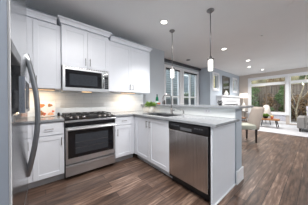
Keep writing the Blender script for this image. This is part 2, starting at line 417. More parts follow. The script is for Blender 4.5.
upper('white upper cabinet left of the microwave, its crown just above the refrigerator handle', -0.48, 0.208, 2.64, 1.37, zt,
      [(-0.48, -0.132, -0.165), (-0.132, 0.208, -0.095)], (1, 0), (1.43, 1.55))
upper('short white wall cabinet directly above the microwave, standing slightly proud', 0.210, 0.975, 2.575, 1.752, zt+0.02,
      [(0.212, 0.594, 0.557), (0.594, 0.975, 0.631)], (1, 1), (1.79, 1.92))
upper('wide white two-door upper cabinet right of the microwave, ending at the grey wall', 0.977, 2.045, 2.64, 1.37, zt,
      [(0.977, 1.508, 1.475), (1.508, 2.045, 1.545)], (0, 1), (1.42, 1.54))

# base cabinets -------------------------------------------------------
CH = 0.885
def base_body(t, w, dep, toe=True, x0=0):
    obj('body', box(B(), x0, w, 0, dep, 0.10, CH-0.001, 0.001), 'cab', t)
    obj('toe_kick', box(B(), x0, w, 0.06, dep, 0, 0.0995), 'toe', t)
t = thing('base_cabinet', 'white base cabinet with top drawer left of the range', 'kitchen cabinet', (-0.48, 2.355, 0))
base_body(t, 0.695, 0.585)
for a, b, hx in ((0.003, 0.345, 0.31), (0.351, 0.692, 0.66)):
    drawer(t, a, b, 0.695, 0.872)
    door(t, a, b, 0.115, 0.683, hx, 0.54, 0.65)
t = thing('base_cabinet', 'white base cabinet with one drawer between range and kitchen corner', 'kitchen cabinet', (0.99, 2.355, 0))
base_body(t, 0.422, 0.585)
drawer(t, 0.006, 0.355, 0.715, 0.872)
door(t, 0.006, 0.355, 0.115, 0.703, 0.045, 0.52, 0.65)
obj('filler_strip', box(B(), 0.36, 0.40, -0.02, -0.001, 0.105, 0.875), 'cab', t)
# peninsula sink cabinet, facing -X
t = thing('sink_cabinet', 'white two-door sink base cabinet on the peninsula beside the dishwasher', 'kitchen cabinet', (1.415, 2.33, 0), -PI/2)
bm = B(); w = 2.33-1.345
box(bm, 0, w, 0, 0.02, 0.10, CH-0.001); box(bm, 0, 0.02, 0.02, 0.61, 0.10, CH-0.001); box(bm, w-0.02, w, 0.02, 0.61, 0.10, CH-0.001)
box(bm, 0.02, w-0.02, 0.59, 0.61, 0.10, CH-0.001); box(bm, 0.02, w-0.02, 0.02, 0.59, 0.10, 0.12)
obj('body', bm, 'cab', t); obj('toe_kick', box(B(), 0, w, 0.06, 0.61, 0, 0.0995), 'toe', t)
door(t, 0.045, 0.495, 0.115, 0.868, 0.455, 0.70, 0.82); door(t, 0.501, w-0.003, 0.115, 0.868, 0.541, 0.70, 0.82)
obj('filler_strip', box(B(), 0.002, 0.041, -0.02, -0.001, 0.105, 0.875), 'cab', t)
# end panel of the peninsula
t = thing('end_panel', 'flat white panel closing the end of the peninsula beside the dishwasher', 'cabinet panel', (1.392, 0.70, 0))
obj('panel', box(B(), 0, 0.643, 0, 0.02, 0.001, CH-0.001, 0.002), 'cab', t)
obj('base_shoe', box(B(), 0.0, 0.636, -0.012, -0.0005, 0.001, 0.02, 0.003), 'trimw', t)

# countertops ---------------------------------------------------------
def slab_poly(pts, z0, z1, bev=0.003):
    bm = prism(B(), pts, z0, z1, 'Z')
    bmesh.ops.bevel(bm, geom=[e for e in bm.edges], offset=bev, segments=2, affect='EDGES')
    return bm
ct = obj('countertop', slab_poly([(-0.48, 2.308), (0.2155, 2.308), (0.2155, 2.944), (-0.48, 2.944)], CH, 0.915), 'quartz')
tag(ct, 'grey quartz countertop section left of the range under the cookbook', 'countertop')
# L-shaped counter with a sink cut-out
SX0, SX1, SY0, SY1 = 1.50, 1.88, 1.50, 2.16
bm = B()
xs = [1.362, SX0, SX1, 2.0365]; ys = [0.645, SY0, SY1, 2.308, 2.9435]
def quadbox(x0, x1, y0, y1): box(bm, x0, x1, y0, y1, CH, 0.915)
grid = {}
def V(x, y, z):
    k = (round(x, 4), round(y, 4), z)
    if k not in grid: grid[k] = bm.verts.new((x, y, z))
    return grid[k]
cells = []
XS = [0.9845]+xs
for i in range(len(XS)-1):
    for j in range(len(ys)-1):
        if XS[i] == 0.9845 and j < 3: continue
        if i == 2 and j == 1: continue
        cells.append((i, j))
for (i, j) in cells:
    for z, fl in ((0.915, 0), (CH, 1)):
        q = [V(XS[i], ys[j], z), V(XS[i+1], ys[j], z), V(XS[i+1], ys[j+1], z), V(XS[i], ys[j+1], z)]
        bm.faces.new(q[::-1] if fl else q)
    for (di, dj, a, b) in ((-1, 0, (i, j), (i, j+1)), (1, 0, (i+1, j+1), (i+1, j)), (0, -1, (i+1, j), (i, j)), (0, 1, (i, j+1), (i+1, j+1))):
        if (i+di, j+dj) not in cells:
            bm.faces.new([V(XS[a[0]], ys[a[1]], 0.915), V(XS[b[0]], ys[b[1]], 0.915), V(XS[b[0]], ys[b[1]], CH), V(XS[a[0]], ys[a[1]], CH)][::-1])
bmesh.ops.recalc_face_normals(bm, faces=bm.faces)
ct = obj('countertop', bm, 'quartz')
tag(ct, 'L-shaped grey quartz countertop with the sink, running along the peninsula', 'countertop')
bt = obj('bar_top', slab_poly([(1.965, 0.630), (2.63, 0.630), (2.63, 2.955), (1.965, 2.955)], 1.055, 1.087), 'quartz')
tag(bt, 'raised grey quartz breakfast bar top behind the sink', 'bar top')

# sink, faucet ---------------------------------------------------------
t = thing('kitchen_sink', 'stainless steel undermount sink in the peninsula countertop', 'sink', ((SX0+SX1)/2, (SY0+SY1)/2, 0.68))
hx, hy = (SX1-SX0)/2-0.001, (SY1-SY0)/2-0.001
bm = B(); th = 0.006
box(bm, -hx, hx, -hy, hy, 0, th); box(bm, -hx, -hx+th, -hy, hy, th, 0.225); box(bm, hx-th, hx, -hy, hy, th, 0.225)
box(bm, -hx+th, hx-th, -hy, -hy+th, th, 0.225); box(bm, -hx+th, hx-th, hy-th, hy, th, 0.225)
obj('basin', bm, 'handle', t)
bm = B()
box(bm, -hx-0.012, -hx+0.004, -hy-0.012, hy+0.012, 0.2355, 0.2385); box(bm, hx-0.004, hx+0.012, -hy-0.012, hy+0.012, 0.2355, 0.2385)
box(bm, -hx+0.004, hx-0.004, -hy-0.012, -hy+0.004, 0.2355, 0.2385); box(bm, -hx+0.004, hx-0.004, hy-0.004, hy+0.012, 0.2355, 0.2385)
obj('rim', bm, 'iron', t)
obj('drain', lathe(B(), [(0.04, th), (0.042, th+0.004), (0.02, th+0.005)], seg=20), 'chrome', t, True)
t = thing('faucet', 'tall chrome gooseneck faucet standing behind the sink', 'faucet', (1.925, 1.79, 0.915))
obj('base', lathe(B(), [(0.027, 0), (0.027, 0.008), (0.021, 0.02), (0.019, 0.10), (0.014, 0.11)], seg=20), 'nickel', t, True)
pts = [(0, 0, 0.10), (0, 0, 0.30)]
for k in range(1, 13):
    a = PI*k/12; R = 0.085; d = (1-math.cos(a))*R
    pts.append((-d*0.75, d*0.66, 0.30+R*math.sin(a)))
e = pts[-1]; pts.append((e[0], e[1], 0.27))
obj('spout', tube(B(), pts, 0.011, 12), 'nickel', t, True)
obj('spray_head', tube(B(), [(e[0], e[1], 0.272), (e[0], e[1], 0.25), (e[0], e[1], 0.19)], [0.012, 0.016, 0.017], 12), 'nickel', t, True)
obj('lever_handle', tube(B(), [(0, -0.018, 0.06), (0.0, -0.045, 0.065), (-0.01, -0.10, 0.085)], [0.011, 0.008, 0.006], 10), 'nickel', t, True)
t = thing('soap_dispenser', 'small chrome soap dispenser beside the sink, right of the faucet', 'soap dispenser', (1.965, 1.53, 0.915))
obj('collar', lathe(B(), [(0.018, 0), (0.018, 0.006), (0.011, 0.012), (0.010, 0.05)], seg=16), 'chrome', t, True)
obj('nozzle', tube(B(), [(0, 0, 0.045), (0, 0, 0.075), (-0.02, 0.02, 0.085), (-0.05, 0.05, 0.078)], 0.006, 8), 'nickel', t, True)

# ------------------------------------------------------------------ range
def make_range():
    t = thing('range', 'stainless steel slide-in gas range below the microwave', 'range', (0.220, 2.333, 0))
    w = 0.76
    obj('body', box(B(), 0, w, 0.0, 0.61, 0.035, 0.895, 0.002), 'black', t)
    obj('cooktop', box(B(), -0.002, w+0.002, 0.09, 0.608, 0.896, 0.925, 0.006, 2), 'black', t)
    # sloped control panel with knobs
    pr = [(-0.035, 0.845), (-0.040, 0.878), (0.02, 0.906), (0.089, 0.925), (0.089, 0.845)]
    obj('control_panel', prism(B(), [(p[0], p[1]) for p in pr], 0, w, 'X'), 'black', t)
    obj('front_trim', box(B(), -0.003, w+0.003, -0.046, -0.0405, 0.852, 0.880, 0.002), 'steel', t)
    bm = box(B(), 0.002, w-0.002, -0.0375, -0.001, 0.783, 0.8445, 0.002)
    obj('display_band', bm, 'blackgl', t)
    for i, kx in enumerate((0.08, 0.17, 0.26, 0.50, 0.59, 0.68)):
        ax = Vector((0, -0.29, 0.957)).normalized(); c0 = Vector((kx, 0.015, 0.908))
        k = obj('knob', tube(B(), [c0-ax*0.004, c0+ax*0.006, c0+ax*0.028], [0.026, 0.025, 0.019], 16), 'nickel', t, True)
        obj('knob_cap', tube(B(), [c0+ax*0.028, c0+ax*0.032], [0.017, 0.014], 16), 'black', k, True)
    # grates
    for g0, g1 in ((0.02, 0.255), (0.262, 0.498), (0.505, 0.74)):
        bm = B(); y0, y1 = 0.12, 0.58; z = 0.945
        for x in (g0, g1, (g0+g1)/2): box(bm, x-0.006, x+0.006, y0, y1, z, z+0.012)
        for y in (y0, (y0+y1)/2, y1): box(bm, g0, g1, y-0.006, y+0.006, z, z+0.012)
        for x in (g0+0.006, g1-0.006):
            for y in (y0+0.006, y1-0.006): box(bm, x-0.005, x+0.005, y-0.005, y+0.005, 0.924, z+0.004)
        obj('grate', bm, 'iron', t)
    for bx, by in ((0.14, 0.22), (0.14, 0.48), (0.38, 0.35), (0.62, 0.22), (0.62, 0.48)):
        obj('burner', lathe(B(), [(0.045, 0.924), (0.045, 0.932), (0.034, 0.934), (0.034, 0.94), (0.01, 0.941)], (bx, by, 0), 20), 'iron', t, True)
    # oven door
    d = obj('oven_door', box(B(), 0.008, w-0.008, -0.036, -0.001, 0.235, 0.778, 0.004), 'steel', t)
    obj('oven_window', box(B(), 0.035, w-0.035, -0.0385, -0.030, 0.315, 0.735, 0.003), 'blackgl', d)
    obj('window_screen', box(B(), 0.13, w-0.13, -0.0395, -0.0384, 0.37, 0.67), 'screen', d)
    for z in (0.455, 0.54): obj('oven_rack', box(B(), 0.132, w-0.132, -0.0400, -0.0394, z, z+0.004), 'nickel', d)
    h = B(); tube(h, [(0.02, -0.085, 0.752), (w/2, -0.095, 0.752), (w-0.02, -0.085, 0.752)], 0.014, 12)
    for x in (0.05, w-0.05): box(h, x-0.012, x+0.012, -0.085, -0.034, 0.74, 0.764)
    obj('oven_handle', h, 'steel', d)
    g = obj('storage_drawer', prism(B(), [(-0.001, 0.055), (-0.034, 0.055), (-0.036, 0.18), (-0.052, 0.20), (-0.050, 0.222), (-0.001, 0.226)], 0.008, w-0.008, 'X'), 'steel', t)
    for x in (0.05, w-0.05):
        for y in (0.06, 0.55): obj('foot', lathe(B(), [(0.018, 0), (0.015, 0.036)], (x, y, 0), 12), 'black', t)
    return t
make_range()

# ------------------------------------------------------------------ microwave
def make_microwave():
    t = thing('microwave', 'stainless over-the-range microwave with black glass door, mounted above the range', 'microwave', (0.218, 2.575, 1.338))
    w, h = 0.752, 0.411
    obj('body', box(B(), 0, w, 0.0, 0.367, 0, h, 0.003), 'steel', t)
    d = obj('door', box(B(), 0.0, 0.650, -0.03, -0.001, 0.002, h-0.002, 0.004), 'steel', t)
    obj('door_glass', box(B(), 0.035, 0.612, -0.0325, -0.025, 0.06, h-0.055, 0.003), 'blackgl', d)
    obj('window_screen', box(B(), 0.095, 0.53, -0.0335, -0.032, 0.10, h-0.125), 'screen', d)
    pts = [(0.632, -0.033-0.035*math.sin(PI*k/10), 0.075+(h-0.15)*k/10) for k in range(11)]
    obj('handle', tube(B(), pts, 0.013, 10), 'chrome', d, True)
    c = obj('control_panel', box(B(), 0.653, w, -0.03, -0.001, 0.002, h-0.002, 0.004), 'steel', t)
    obj('keypad_glass', box(B(), 0.660, w-0.016, -0.0325, -0.025, 0.06, h-0.055, 0.003), 'blackgl', c)
    obj('display', box(B(), 0.668, w-0.024, -0.0335, -0.032, h-0.12, h-0.08), 'screen', c)
    bm = B()
    for i in range(3):
        for j in range(5): box(bm, 0.669+i*0.021, 0.684+i*0.021, -0.0332, -0.032, 0.09+j*0.034, 0.11+j*0.034)
    obj('buttons', bm, 'grey', c)
    bm = B()
    for i in range(18): box(bm, 0.03+i*0.039, 0.058+i*0.039, -0.0315, -0.0295, h-0.025, h-0.014)
    obj('vent_grille', bm, 'black', t)
    obj('light_lens', box(B(), 0.30, 0.45, 0.05, 0.10, -0.004, 0.001), 'warm', t)
make_microwave()

# ------------------------------------------------------------------ dishwasher, faces -X
t = thing('dishwasher', 'stainless steel dishwasher with black control strip in the peninsula', 'dishwasher', (1.415, 1.338, 0), -PI/2)
w = 0.61
obj('body', box(B(), 0.004, w-0.004, 0.0, 0.56, 0.10, 0.878), 'black', t)
obj('door', box(B(), 0.006, w-0.018, -0.042, -0.001, 0.125, 0.765, 0.006, 2), 'steelv', t)
c = obj('control_strip', prism(B(), [(-0.001, 0.768), (-0.040, 0.768), (-0.046, 0.785), (-0.046, 0.862), (-0.036, 0.876), (-0.001, 0.876)], 0.004, w-0.004, 'X'), 'black', t)
obj('latch_recess', box(B(), 0.22, 0.39, -0.048, -0.046, 0.786, 0.82, 0.0005), 'grey', c)
for i in range(6): obj('button', box(B(), 0.06+i*0.024, 0.075+i*0.024, -0.0475, -0.0462, 0.828, 0.838), 'grey', c)
for i in range(4): obj('button', box(B(), 0.43+i*0.03, 0.448+i*0.03, -0.0475, -0.0462, 0.828, 0.840), 'grey', c)
obj('side_seal', box(B(), w-0.017, w-0.003, -0.02, -0.001, 0.125, 0.765), 'black', t)
obj('toe_kick', box(B(), 0.004, w-0.004, 0.03, 0.05, 0.004, 0.1), 'black', t)
obj('toe_lip', box(B(), 0.006, w-0.006, -0.03, -0.001, 0.09, 0.121), 'black', t)

# ------------------------------------------------------------------ refrigerator, faces +X
t = thing('refrigerator', 'stainless steel refrigerator with ice dispenser at the left edge of the kitchen', 'refrigerator', (-0.14, 0.412, 0), PI/2)
w = 0.755
obj('body', box(B(), 0, w, 0.0, 0.70, 0.03, 1.77, 0.004), 'grey', t)
DX0, DX1 = 0.215, 0.443    # dispenser
z0, z1 = 1.085, 1.365
bm = B()
for (a, b, e, f) in ((0.003, DX0, 0.635, 1.765), (DX1, w-0.022, 0.635, 1.765), (DX0, DX1, 0.635, z0), (DX0, DX1, z1, 1.765)):
    box(bm, a, b, -0.055, -0.002, e, f)
pr = [(w-0.022, -0.055), (w-0.010, -0.052), (w-0.003, -0.044), (w-0.001, -0.03), (w-0.001, -0.002), (w-0.022, -0.002)]
prism(bm, pr, 0.635, 1.765, 'Z')
d = obj('door', bm, 'fridge', t)
dp = obj('dispenser', box(B(), DX0+0.001, DX1-0.001, -0.012, -0.0025, z0+0.001, z1-0.001), 'black', d)
obj('control_band', box(B(), DX0+0.001, DX1-0.001, -0.057, -0.0125, z1-0.045, z1-0.001, 0.003), 'grey', dp)
obj('drip_tray', box(B(), DX0+0.001, DX1-0.001, -0.062, -0.0125, z0+0.001, z0+0.03, 0.004), 'chrome', dp)
bm = B(); box(bm, DX0+0.07, DX1-0.07, -0.030, -0.0125, z0+0.04, z0+0.13, 0.004)
obj('paddle', bm, 'grey', dp)
obj('niche_frame', frame_y(bm := B(), DX0+0.05, DX1-0.003, z0+0.031, z0+0.165, -0.084, -0.068, 0.012) or bm, 'chrome', dp)
pts = []; rr = []
for k in range(17):
    s = k/16; pts.append((w-0.045, -0.054-0.050*math.sin(PI*s), 0.70+0.75*s)); rr.append(0.014)
pts[0] = (w-0.045, -0.052, 0.70); pts[-1] = (w-0.045, -0.052, 1.45)
obj('handle', tube(B(), pts, rr, 12), 'handle', d, True)
obj('freezer_drawer', box(B(), 0.003, w-0.001, -0.055, -0.002, 0.06, 0.625, 0.01, 2), 'fridge', t)
obj('kick_grille', box(B(), 0.01, w-0.01, -0.002, 0.0, 0.005, 0.055), 'black', t)
for x in (0.06, w-0.06):
    for y in (0.08, 0.6): obj('foot', lathe(B(), [(0.02, 0), (0.02, 0.031)], (x, y, 0), 12), 'black', t)

# ------------------------------------------------------------------ under-cabinet lights
def area(name, parent, loc, sx, sy, power, col, rot=(0, 0, 0), shape='RECTANGLE'):
    l = bpy.data.lights.new(name, 'AREA'); l.shape = shape; l.size = sx
    if shape == 'RECTANGLE': l.size_y = sy
    l.energy = power; l.color = col
    o = bpy.data.objects.new(name, l); C.objects.link(o); o.parent = parent; o.location = loc; o.rotation_euler = rot
    return o
for (x, lab) in ((-0.06, 'slim warm light bar under the cabinet left of the microwave'), (1.5, 'slim warm light bar under the cabinet right of the microwave')):
    t = thing('under_cabinet_light', lab, 'light', (x, 2.76, 1.369))
    obj('housing', box(B(), -0.19, 0.19, -0.02, 0.02, -0.014, -0.0005, 0.002), 'nickel', t)
    obj('lens', box(B(), -0.18, 0.18, -0.014, 0.014, -0.017, -0.0145), 'warm', t)
    area('lamp', t, (0, 0, -0.02), 0.35, 0.03, UNDER_POWER, (1, 0.74, 0.48))

# ------------------------------------------------------------------ ceiling lights
def make_pendant(x, y, label):
    t = thing('pendant_light', label, 'pendant light', (x, y, CE), 0, None)
    obj('canopy', lathe(B(), [(0.062, -0.001), (0.060, -0.012), (0.03, -0.035), (0.012, -0.05)][::-1], seg=24), 'nickel', t, True)
    obj('rod', tube(B(), [(0, 0, -0.045), (0, 0, -0.80)], 0.008, 8), 'nickel', t, True)
    obj('socket_cap', lathe(B(), [(0.056, -0.835), (0.056, -0.825), (0.022, -0.815), (0.02, -0.79), (0.008, -0.785)], seg=24), 'nickel', t, True)
    obj('glass_shade', lathe(B(), [(0.060, -1.06), (0.060, -0.836)], seg=24, cap=False), 'clear', t, True)
    obj('glass_diffuser', lathe(B(), [(0.02, -1.03), (0.038, -1.025), (0.038, -0.852), (0.02, -0.845)], seg=24), 'pend', t, True)
    return t
make_pendant(2.165, 1.99, 'left, farther brushed nickel pendant with lit glass cylinder over the bar')
make_pendant(2.19, 1.132, 'right, nearer brushed nickel pendant with lit glass cylinder over the bar end')
def make_downlight(x, y, label, group=None):
    t = thing('recessed_light', label, 'ceiling light', (x, y, CE), 0, group)
    obj('trim_ring', lathe(B(), [(0.058, -0.0005), (0.058, -0.006), (0.082, -0.006), (0.085, -0.0005)], seg=28, cap=False), 'trimw', t, True)
    obj('lens', lathe(B(), [(0.057, -0.004), (0.057, -0.001)], seg=28), 'lens', t)
    area('lamp', t, (0, 0, -0.012), 0.12, 0.12, LAMP_POWER, (1, 0.975, 0.95), shape='DISK')
    return t
d0 = make_downlight(1.803, 1.87, 'round recessed ceiling light over the sink, left of the pendants')
spots = [(4.11, 1.71, 'round recessed ceiling light just right of the nearer pendant, beyond the bar', None),
         (5.98, 1.61, 'round recessed ceiling light, nearest of the three by the garden windows', None),
         (7.15, 1.89, 'round recessed ceiling light, middle and leftmost of three by the garden windows', None),
         (8.24, 1.62, 'round recessed ceiling light closest to the garden window wall', None)]
hid = 'recessed ceiling lights outside the view'
for p in ((0.22, 0.73), (0.80, 0.73), (0.1, -0.9), (0.5, -2.2), (2.6, -2.2), (4.4, -1.0), (6.2, -1.0), (8.0, -1.0)):  # unseen fill lamps, added to brighten kitchen and living area
    spots.append((p[0], p[1], 'round white recessed ceiling light outside the left and right of the view', hid))
for o in d0.children:
    if o.type == 'LIGHT': o.data.spread = math.radians(100)
for x, y, l, g in spots:
    r = dup(d0, (x, y, CE), None, l, g)
    if not g:
        for o in r.children:
            if o.type == 'LIGHT': o.data = o.data.copy(); o.data.energy = LAMP_POWER*1.65; o.data.spread = math.radians(130)
    if g:
        for o in r.children:
            if o.type == 'LIGHT':
                o.data = o.data.copy(); o.data.spread = PI; o.data.energy = FLOOD_POWER*(1.0 if y > 0.5 else 0.12 if x < 1 else 0.75)
t = thing('smoke_detector', 'small round ceiling fixture just below the upper left corner of the living area ceiling', 'smoke detector', (4.14, 3.0, CE))
t['label'] = 'dark round vent on the ceiling above the nook windows'; t['category'] = 'vent'; t.name = 'ceiling_vent'
obj('flange', lathe(B(), [(0.055, -0.014), (0.075, -0.010), (0.08, -0.0005)], seg=20), 'grey', t, True)
obj('slot', lathe(B(), [(0.035, -0.018), (0.035, -0.0145)], seg=20), 'black', t, True)
t = thing('sprinkler_head', 'small pale sprinkler cap on the ceiling right of the nearer pendant', 'sprinkler', (3.94, 0.785, CE))
obj('cap', lathe(B(), [(0.03, -0.010), (0.035, -0.006), (0.038, -0.0005)], seg=20), 'ceil', t, True)
obj('stem', lathe(B(), [(0.008, -0.022), (0.008, -0.0105)], seg=10), 'nickel', t, True)
t = thing('air_vent', 'long flush ceiling air vent at the upper right of the view', 'vent', (3.02, 0.17, CE), -0.6)
obj('vent_frame', box(B(), -0.04, 0.04, -0.15, 0.15, -0.006, -0.0005, 0.002), 'ceil', t)

# ------------------------------------------------------------------ counter objects
t = thing('cookbook', 'open cookbook with food photos propped on the counter left of the range', 'book', (0.02, 2.86, 0.9155), 0)
lean = 0.30
def page(x0, x1, y0a, y1a, z0, z1, th, bm):
    """leaning slab; y0a/y1a are y offsets at the two sides (pages splay)"""
    def P(x, yo, z): return (x, yo+z*lean, z)
    hexa(bm, [P(x0, y0a, z0), P(x1, y1a, z0), P(x1, y1a+th, z0), P(x0, y0a+th, z0)],
         [P(x0, y0a, z1), P(x1, y1a, z1), P(x1, y1a+th, z1), P(x0, y0a+th, z1)])
    return bm
Y0 = -0.055
pg = []
for s, nm in ((-1, 'left_page'), (1, 'right_page')):
    a, b = (-0.115, 0.0) if s < 0 else (0.0, 0.115)
    ya, yb = (Y0-0.02, Y0) if s < 0 else (Y0, Y0-0.02)
    pg.append(obj('page', page(a, b, ya, yb, 0.012, 0.245, 0.012, B()), 'paper', t))
def pic(parent, cx, cz, rx, rz, m, ph=0.0):
    bm = B(); fr = []; bk = []
    for i in range(22):
        a = 2*PI*i/22; k = 1+0.16*math.sin(3*a+ph)+0.10*math.sin(7*a+2*ph)
        x = cx+rx*k*math.cos(a); z = cz+rz*k*math.sin(a); y = Y0-0.02*abs(x)/0.115+z*lean
        fr.append(bm.verts.new((x, y-0.0016, z))); bk.append(bm.verts.new((x, y-0.0004, z)))
    bm.faces.new(fr); bm.faces.new(bk[::-1])
    for i in range(22): bm.faces.new((fr[i], fr[(i+1) % 22], bk[(i+1) % 22], bk[i]))
    bmesh.ops.recalc_face_normals(bm, faces=bm.faces)
    obj('food_picture', bm, m, parent)
pic(pg[0], -0.062, 0.185, 0.040, 0.030, 'ink1', 0.4); pic(pg[1], 0.045, 0.188, 0.032, 0.027, 'ink2', 1.7)
pic(pg[0], -0.068, 0.060, 0.035, 0.040, 'ink2', 2.4); pic(pg[0], -0.030, 0.045, 0.020, 0.026, 'ink3', 0.9)
pic(pg[1], 0.052, 0.045, 0.038, 0.022, 'ink4', 3.0); pic(pg[1], 0.085, 0.085, 0.018, 0.018, 'ink3', 1.0)
pic(pg[0], -0.095, 0.120, 0.013, 0.022, 'ink1', 2.0)
obj('stand', box(B(), -0.10, 0.10, -0.10, -0.01, 0.0, 0.011, 0.003), 'nickel', t)
t = thing('spice_jar', 'small black jar standing on the counter between cookbook and range', 'jar', (0.185, 2.86, 0.9155))
obj('jar', lathe(B(), [(0.018, 0), (0.020, 0.01), (0.020, 0.030), (0.016, 0.036)], seg=18), 'black', t, True)
obj('lid', lathe(B(), [(0.017, 0.0365), (0.017, 0.052), (0.005, 0.055), (0.005, 0.062)], seg=18), 'black', t, True)

def leaves(bm, n, R, H, L, Wd, droop=0.3, z0=0.0):
    for i in range(n):
        a = random.uniform(0, 2*PI); rr = R*math.sqrt(random.random()); z = z0+H*random.uniform(0.1, 1)*(1-0.45*(rr/R)**2)
        p = Vector((rr*math.cos(a), rr*math.sin(a), z)); d = Vector((math.cos(a)*random.uniform(.3, 1), math.sin(a)*random.uniform(.3, 1), random.uniform(-droop, 1))).normalized()
        s = d.cross(Vector((random.uniform(-1, 1), random.uniform(-1, 1), 1))).normalized()*Wd*random.uniform(.6, 1.1)
        l = L*random.uniform(.6, 1.2); nrm = d.cross(s).normalized()*Wd*0.3
        v = [bm.verts.new(p), bm.verts.new(p+d*l*.5+s+nrm), bm.verts.new(p+d*l), bm.verts.new(p+d*l*.5-s+nrm), bm.verts.new(p+d*l*.5-nrm*.5)]
        bm.faces.new((v[0], v[4], v[2], v[1])); bm.faces.new((v[0], v[3], v[2], v[4]))
    return bm
t = thing('potted_herb', 'bushy green herb in a white pot in the counter corner', 'potted plant', (1.82, 2.33, 0.9155))
obj('pot', lathe(B(), [(0.05, 0), (0.066, 0.02), (0.074, 0.135), (0.068, 0.135), (0.06, 0.11)], seg=24), 'pot', t, True)
obj('stems', leaves(B(), 60, 0.05, 0.05, 0.07, 0.004, -0.4, 0.095), 'leaf', t)
obj('foliage', leaves(B(), 420, 0.095, 0.09, 0.060, 0.009, 0.3, 0.135), 'leaf', t)

# things on the bar top, z = 1.087
t = thing('bottle', 'slim green glass bottle standing on the bar top beside the grey wall', 'bottle', (2.30, 2.66, 1.088))
obj('glass', lathe(B(), [(0.036, 0), (0.038, 0.01), (0.038, 0.14), (0.028, 0.185), (0.015, 0.21), (0.014, 0.235)], seg=20), 'bottle', t, True)
obj('cap', lathe(B(), [(0.017, 0.235), (0.017, 0.262), (0.012, 0.265)], seg=16), 'black', t, True)
obj('paper_label', lathe(B(), [(0.0386, 0.03), (0.0386, 0.085)], seg=20, cap=False), 'label', t, True)
t = thing('ceramic_bowl', 'small terracotta bowl on the bar top beside the green bottle', 'bowl', (2.24, 2.53, 1.088))
obj('bowl', lathe(B(), [(0.025, 0), (0.04, 0.012), (0.055, 0.04), (0.05, 0.04), (0.02, 0.014)], seg=20), 'terracotta', t, True)
t = thing('pepper_mill', 'short dark pepper mill on the bar top left of the faucet', 'pepper mill', (2.30, 2.38, 1.088))
obj('body', lathe(B(), [(0.024, 0), (0.024, 0.02), (0.016, 0.05), (0.02, 0.07)], seg=16), 'darkwood', t, True)
obj('head', lathe(B(), [(0.018, 0.0705), (0.022, 0.085), (0.014, 0.10), (0.005, 0.108)], seg=16), 'darkwood', t, True)
t = thing('potted_succulent', 'dark leafy plant in a small black bowl on the bar top near the fireplace', 'potted plant', (2.45, 1.085, 1.088))
obj('bowl', lathe(B(), [(0.02, 0), (0.032, 0.01), (0.036, 0.03), (0.03, 0.03), (0.026, 0.022)], seg=18), 'black', t, True)
obj('foliage', leaves(B(), 60, 0.028, 0.05, 0.03, 0.008, 0.2, 0.028), 'leafd', t)
t = thing('outlet', 'white power outlet plate on the bar backsplash', 'power outlet', (2.036, 1.10, 1.0))
obj('plate', box(B(), -0.006, -0.0005, -0.058, 0.058, -0.036, 0.036, 0.002), 'trimw', t)
bm = B()
for y in (-0.03, 0.016):
    for dz in (-0.006, 0.006): box(bm, -0.0068, -0.006, y, y+0.014, dz-0.0015, dz+0.0015)
obj('socket', bm, 'grey', t)
t = thing('outlet', 'white power outlet plate on the tile between cookbook and range', 'power outlet', (0.09, 2.944, 1.14))
t2 = obj('plate', box(B(), -0.036, 0.036, -0.006, -0.0005, -0.058, 0.058, 0.002), 'trimw', t)
bm = B()
for z in (-0.03, 0.02):
    for dx in (-0.006, 0.006): box(bm, dx-0.0015, dx+0.0015, -0.0068, -0.006, z, z+0.012)
obj('socket', bm, 'grey', t)

# ------------------------------------------------------------------ dining corner
th = math.atan2(0.71, -0.70)-PI/2      # local +y = facing direction
def make_chair(x, y, rz, label):
    t = thing('dining_chair', label, 'chair', (x, y, 0), rz)
    w = 0.50
    bm = box(B(), -w/2, w/2, -0.02, 0.46, 0.36, 0.49, 0.03, 3); obj('seat', bm, 'seat', t, True)
    bm = B(); n = 8; rows = []
    for i in range(n+1):
        s = i/n; z = 0.36+0.63*s; yb = -0.02-0.17*s**1.3; ww = w/2*(1+0.03*math.sin(PI*s)); thk = 0.075-0.025*s
        rows.append([(-ww, yb, z), (ww, yb, z), (ww, yb-thk, z), (-ww, yb-thk, z)])
    V_ = [[bm.verts.new(p) for p in r] for r in rows]
    for a, b in zip(V_, V_[1:]):
        for k in range(4): bm.faces.new((a[k], a[(k+1) % 4], b[(k+1) % 4], b[k]))
    bm.faces.new(V_[0][::-1]); bm.faces.new(V_[-1]); bmesh.ops.recalc_face_normals(bm, faces=bm.faces)
    bmesh.ops.bevel(bm, geom=[e for e in bm.edges if len(e.link_faces) == 2 and e.calc_face_angle() > 0.8], offset=0.015, segments=2, affect='EDGES')
    obj('backrest', bm, 'beige', t, True)
    for sx in (-1, 1):
        for (ly, dy) in ((-0.02, -0.0), (0.42, 0.0)):
            a = 0.022; b_ = 0.015; cx = sx*(w/2-0.03)
            hexa(bm := B(), [(cx-b_, ly+dy-b_, 0), (cx+b_, ly+dy-b_, 0), (cx+b_, ly+dy+b_, 0), (cx-b_, ly+dy+b_, 0)],
                 [(cx-a, ly-a, 0.37), (cx+a, ly-a, 0.37), (cx+a, ly+a, 0.37), (cx-a, ly+a, 0.37)])
            obj('leg', bm, 'darkwood', t)
    return t
make_chair(4.68, 1.20, th, 'beige upholstered dining chair with dark legs beyond the end of the bar')
t = thing('dining_table', 'honey wood dining table glimpsed between bar end and beige chair', 'table', (3.85, 1.75, 0), th)
obj('tabletop', box(B(), -0.5, 0.5, -0.46, 0.46, 0.725, 0.757, 0.006, 2), 'wood', t)
obj('apron', frame_y(bm := B(), 0, 0, 0, 0, 0, 0, 0) or box(bm, -0.42, 0.42, -0.36, 0.36, 0.66, 0.724), 'darkwood', t)
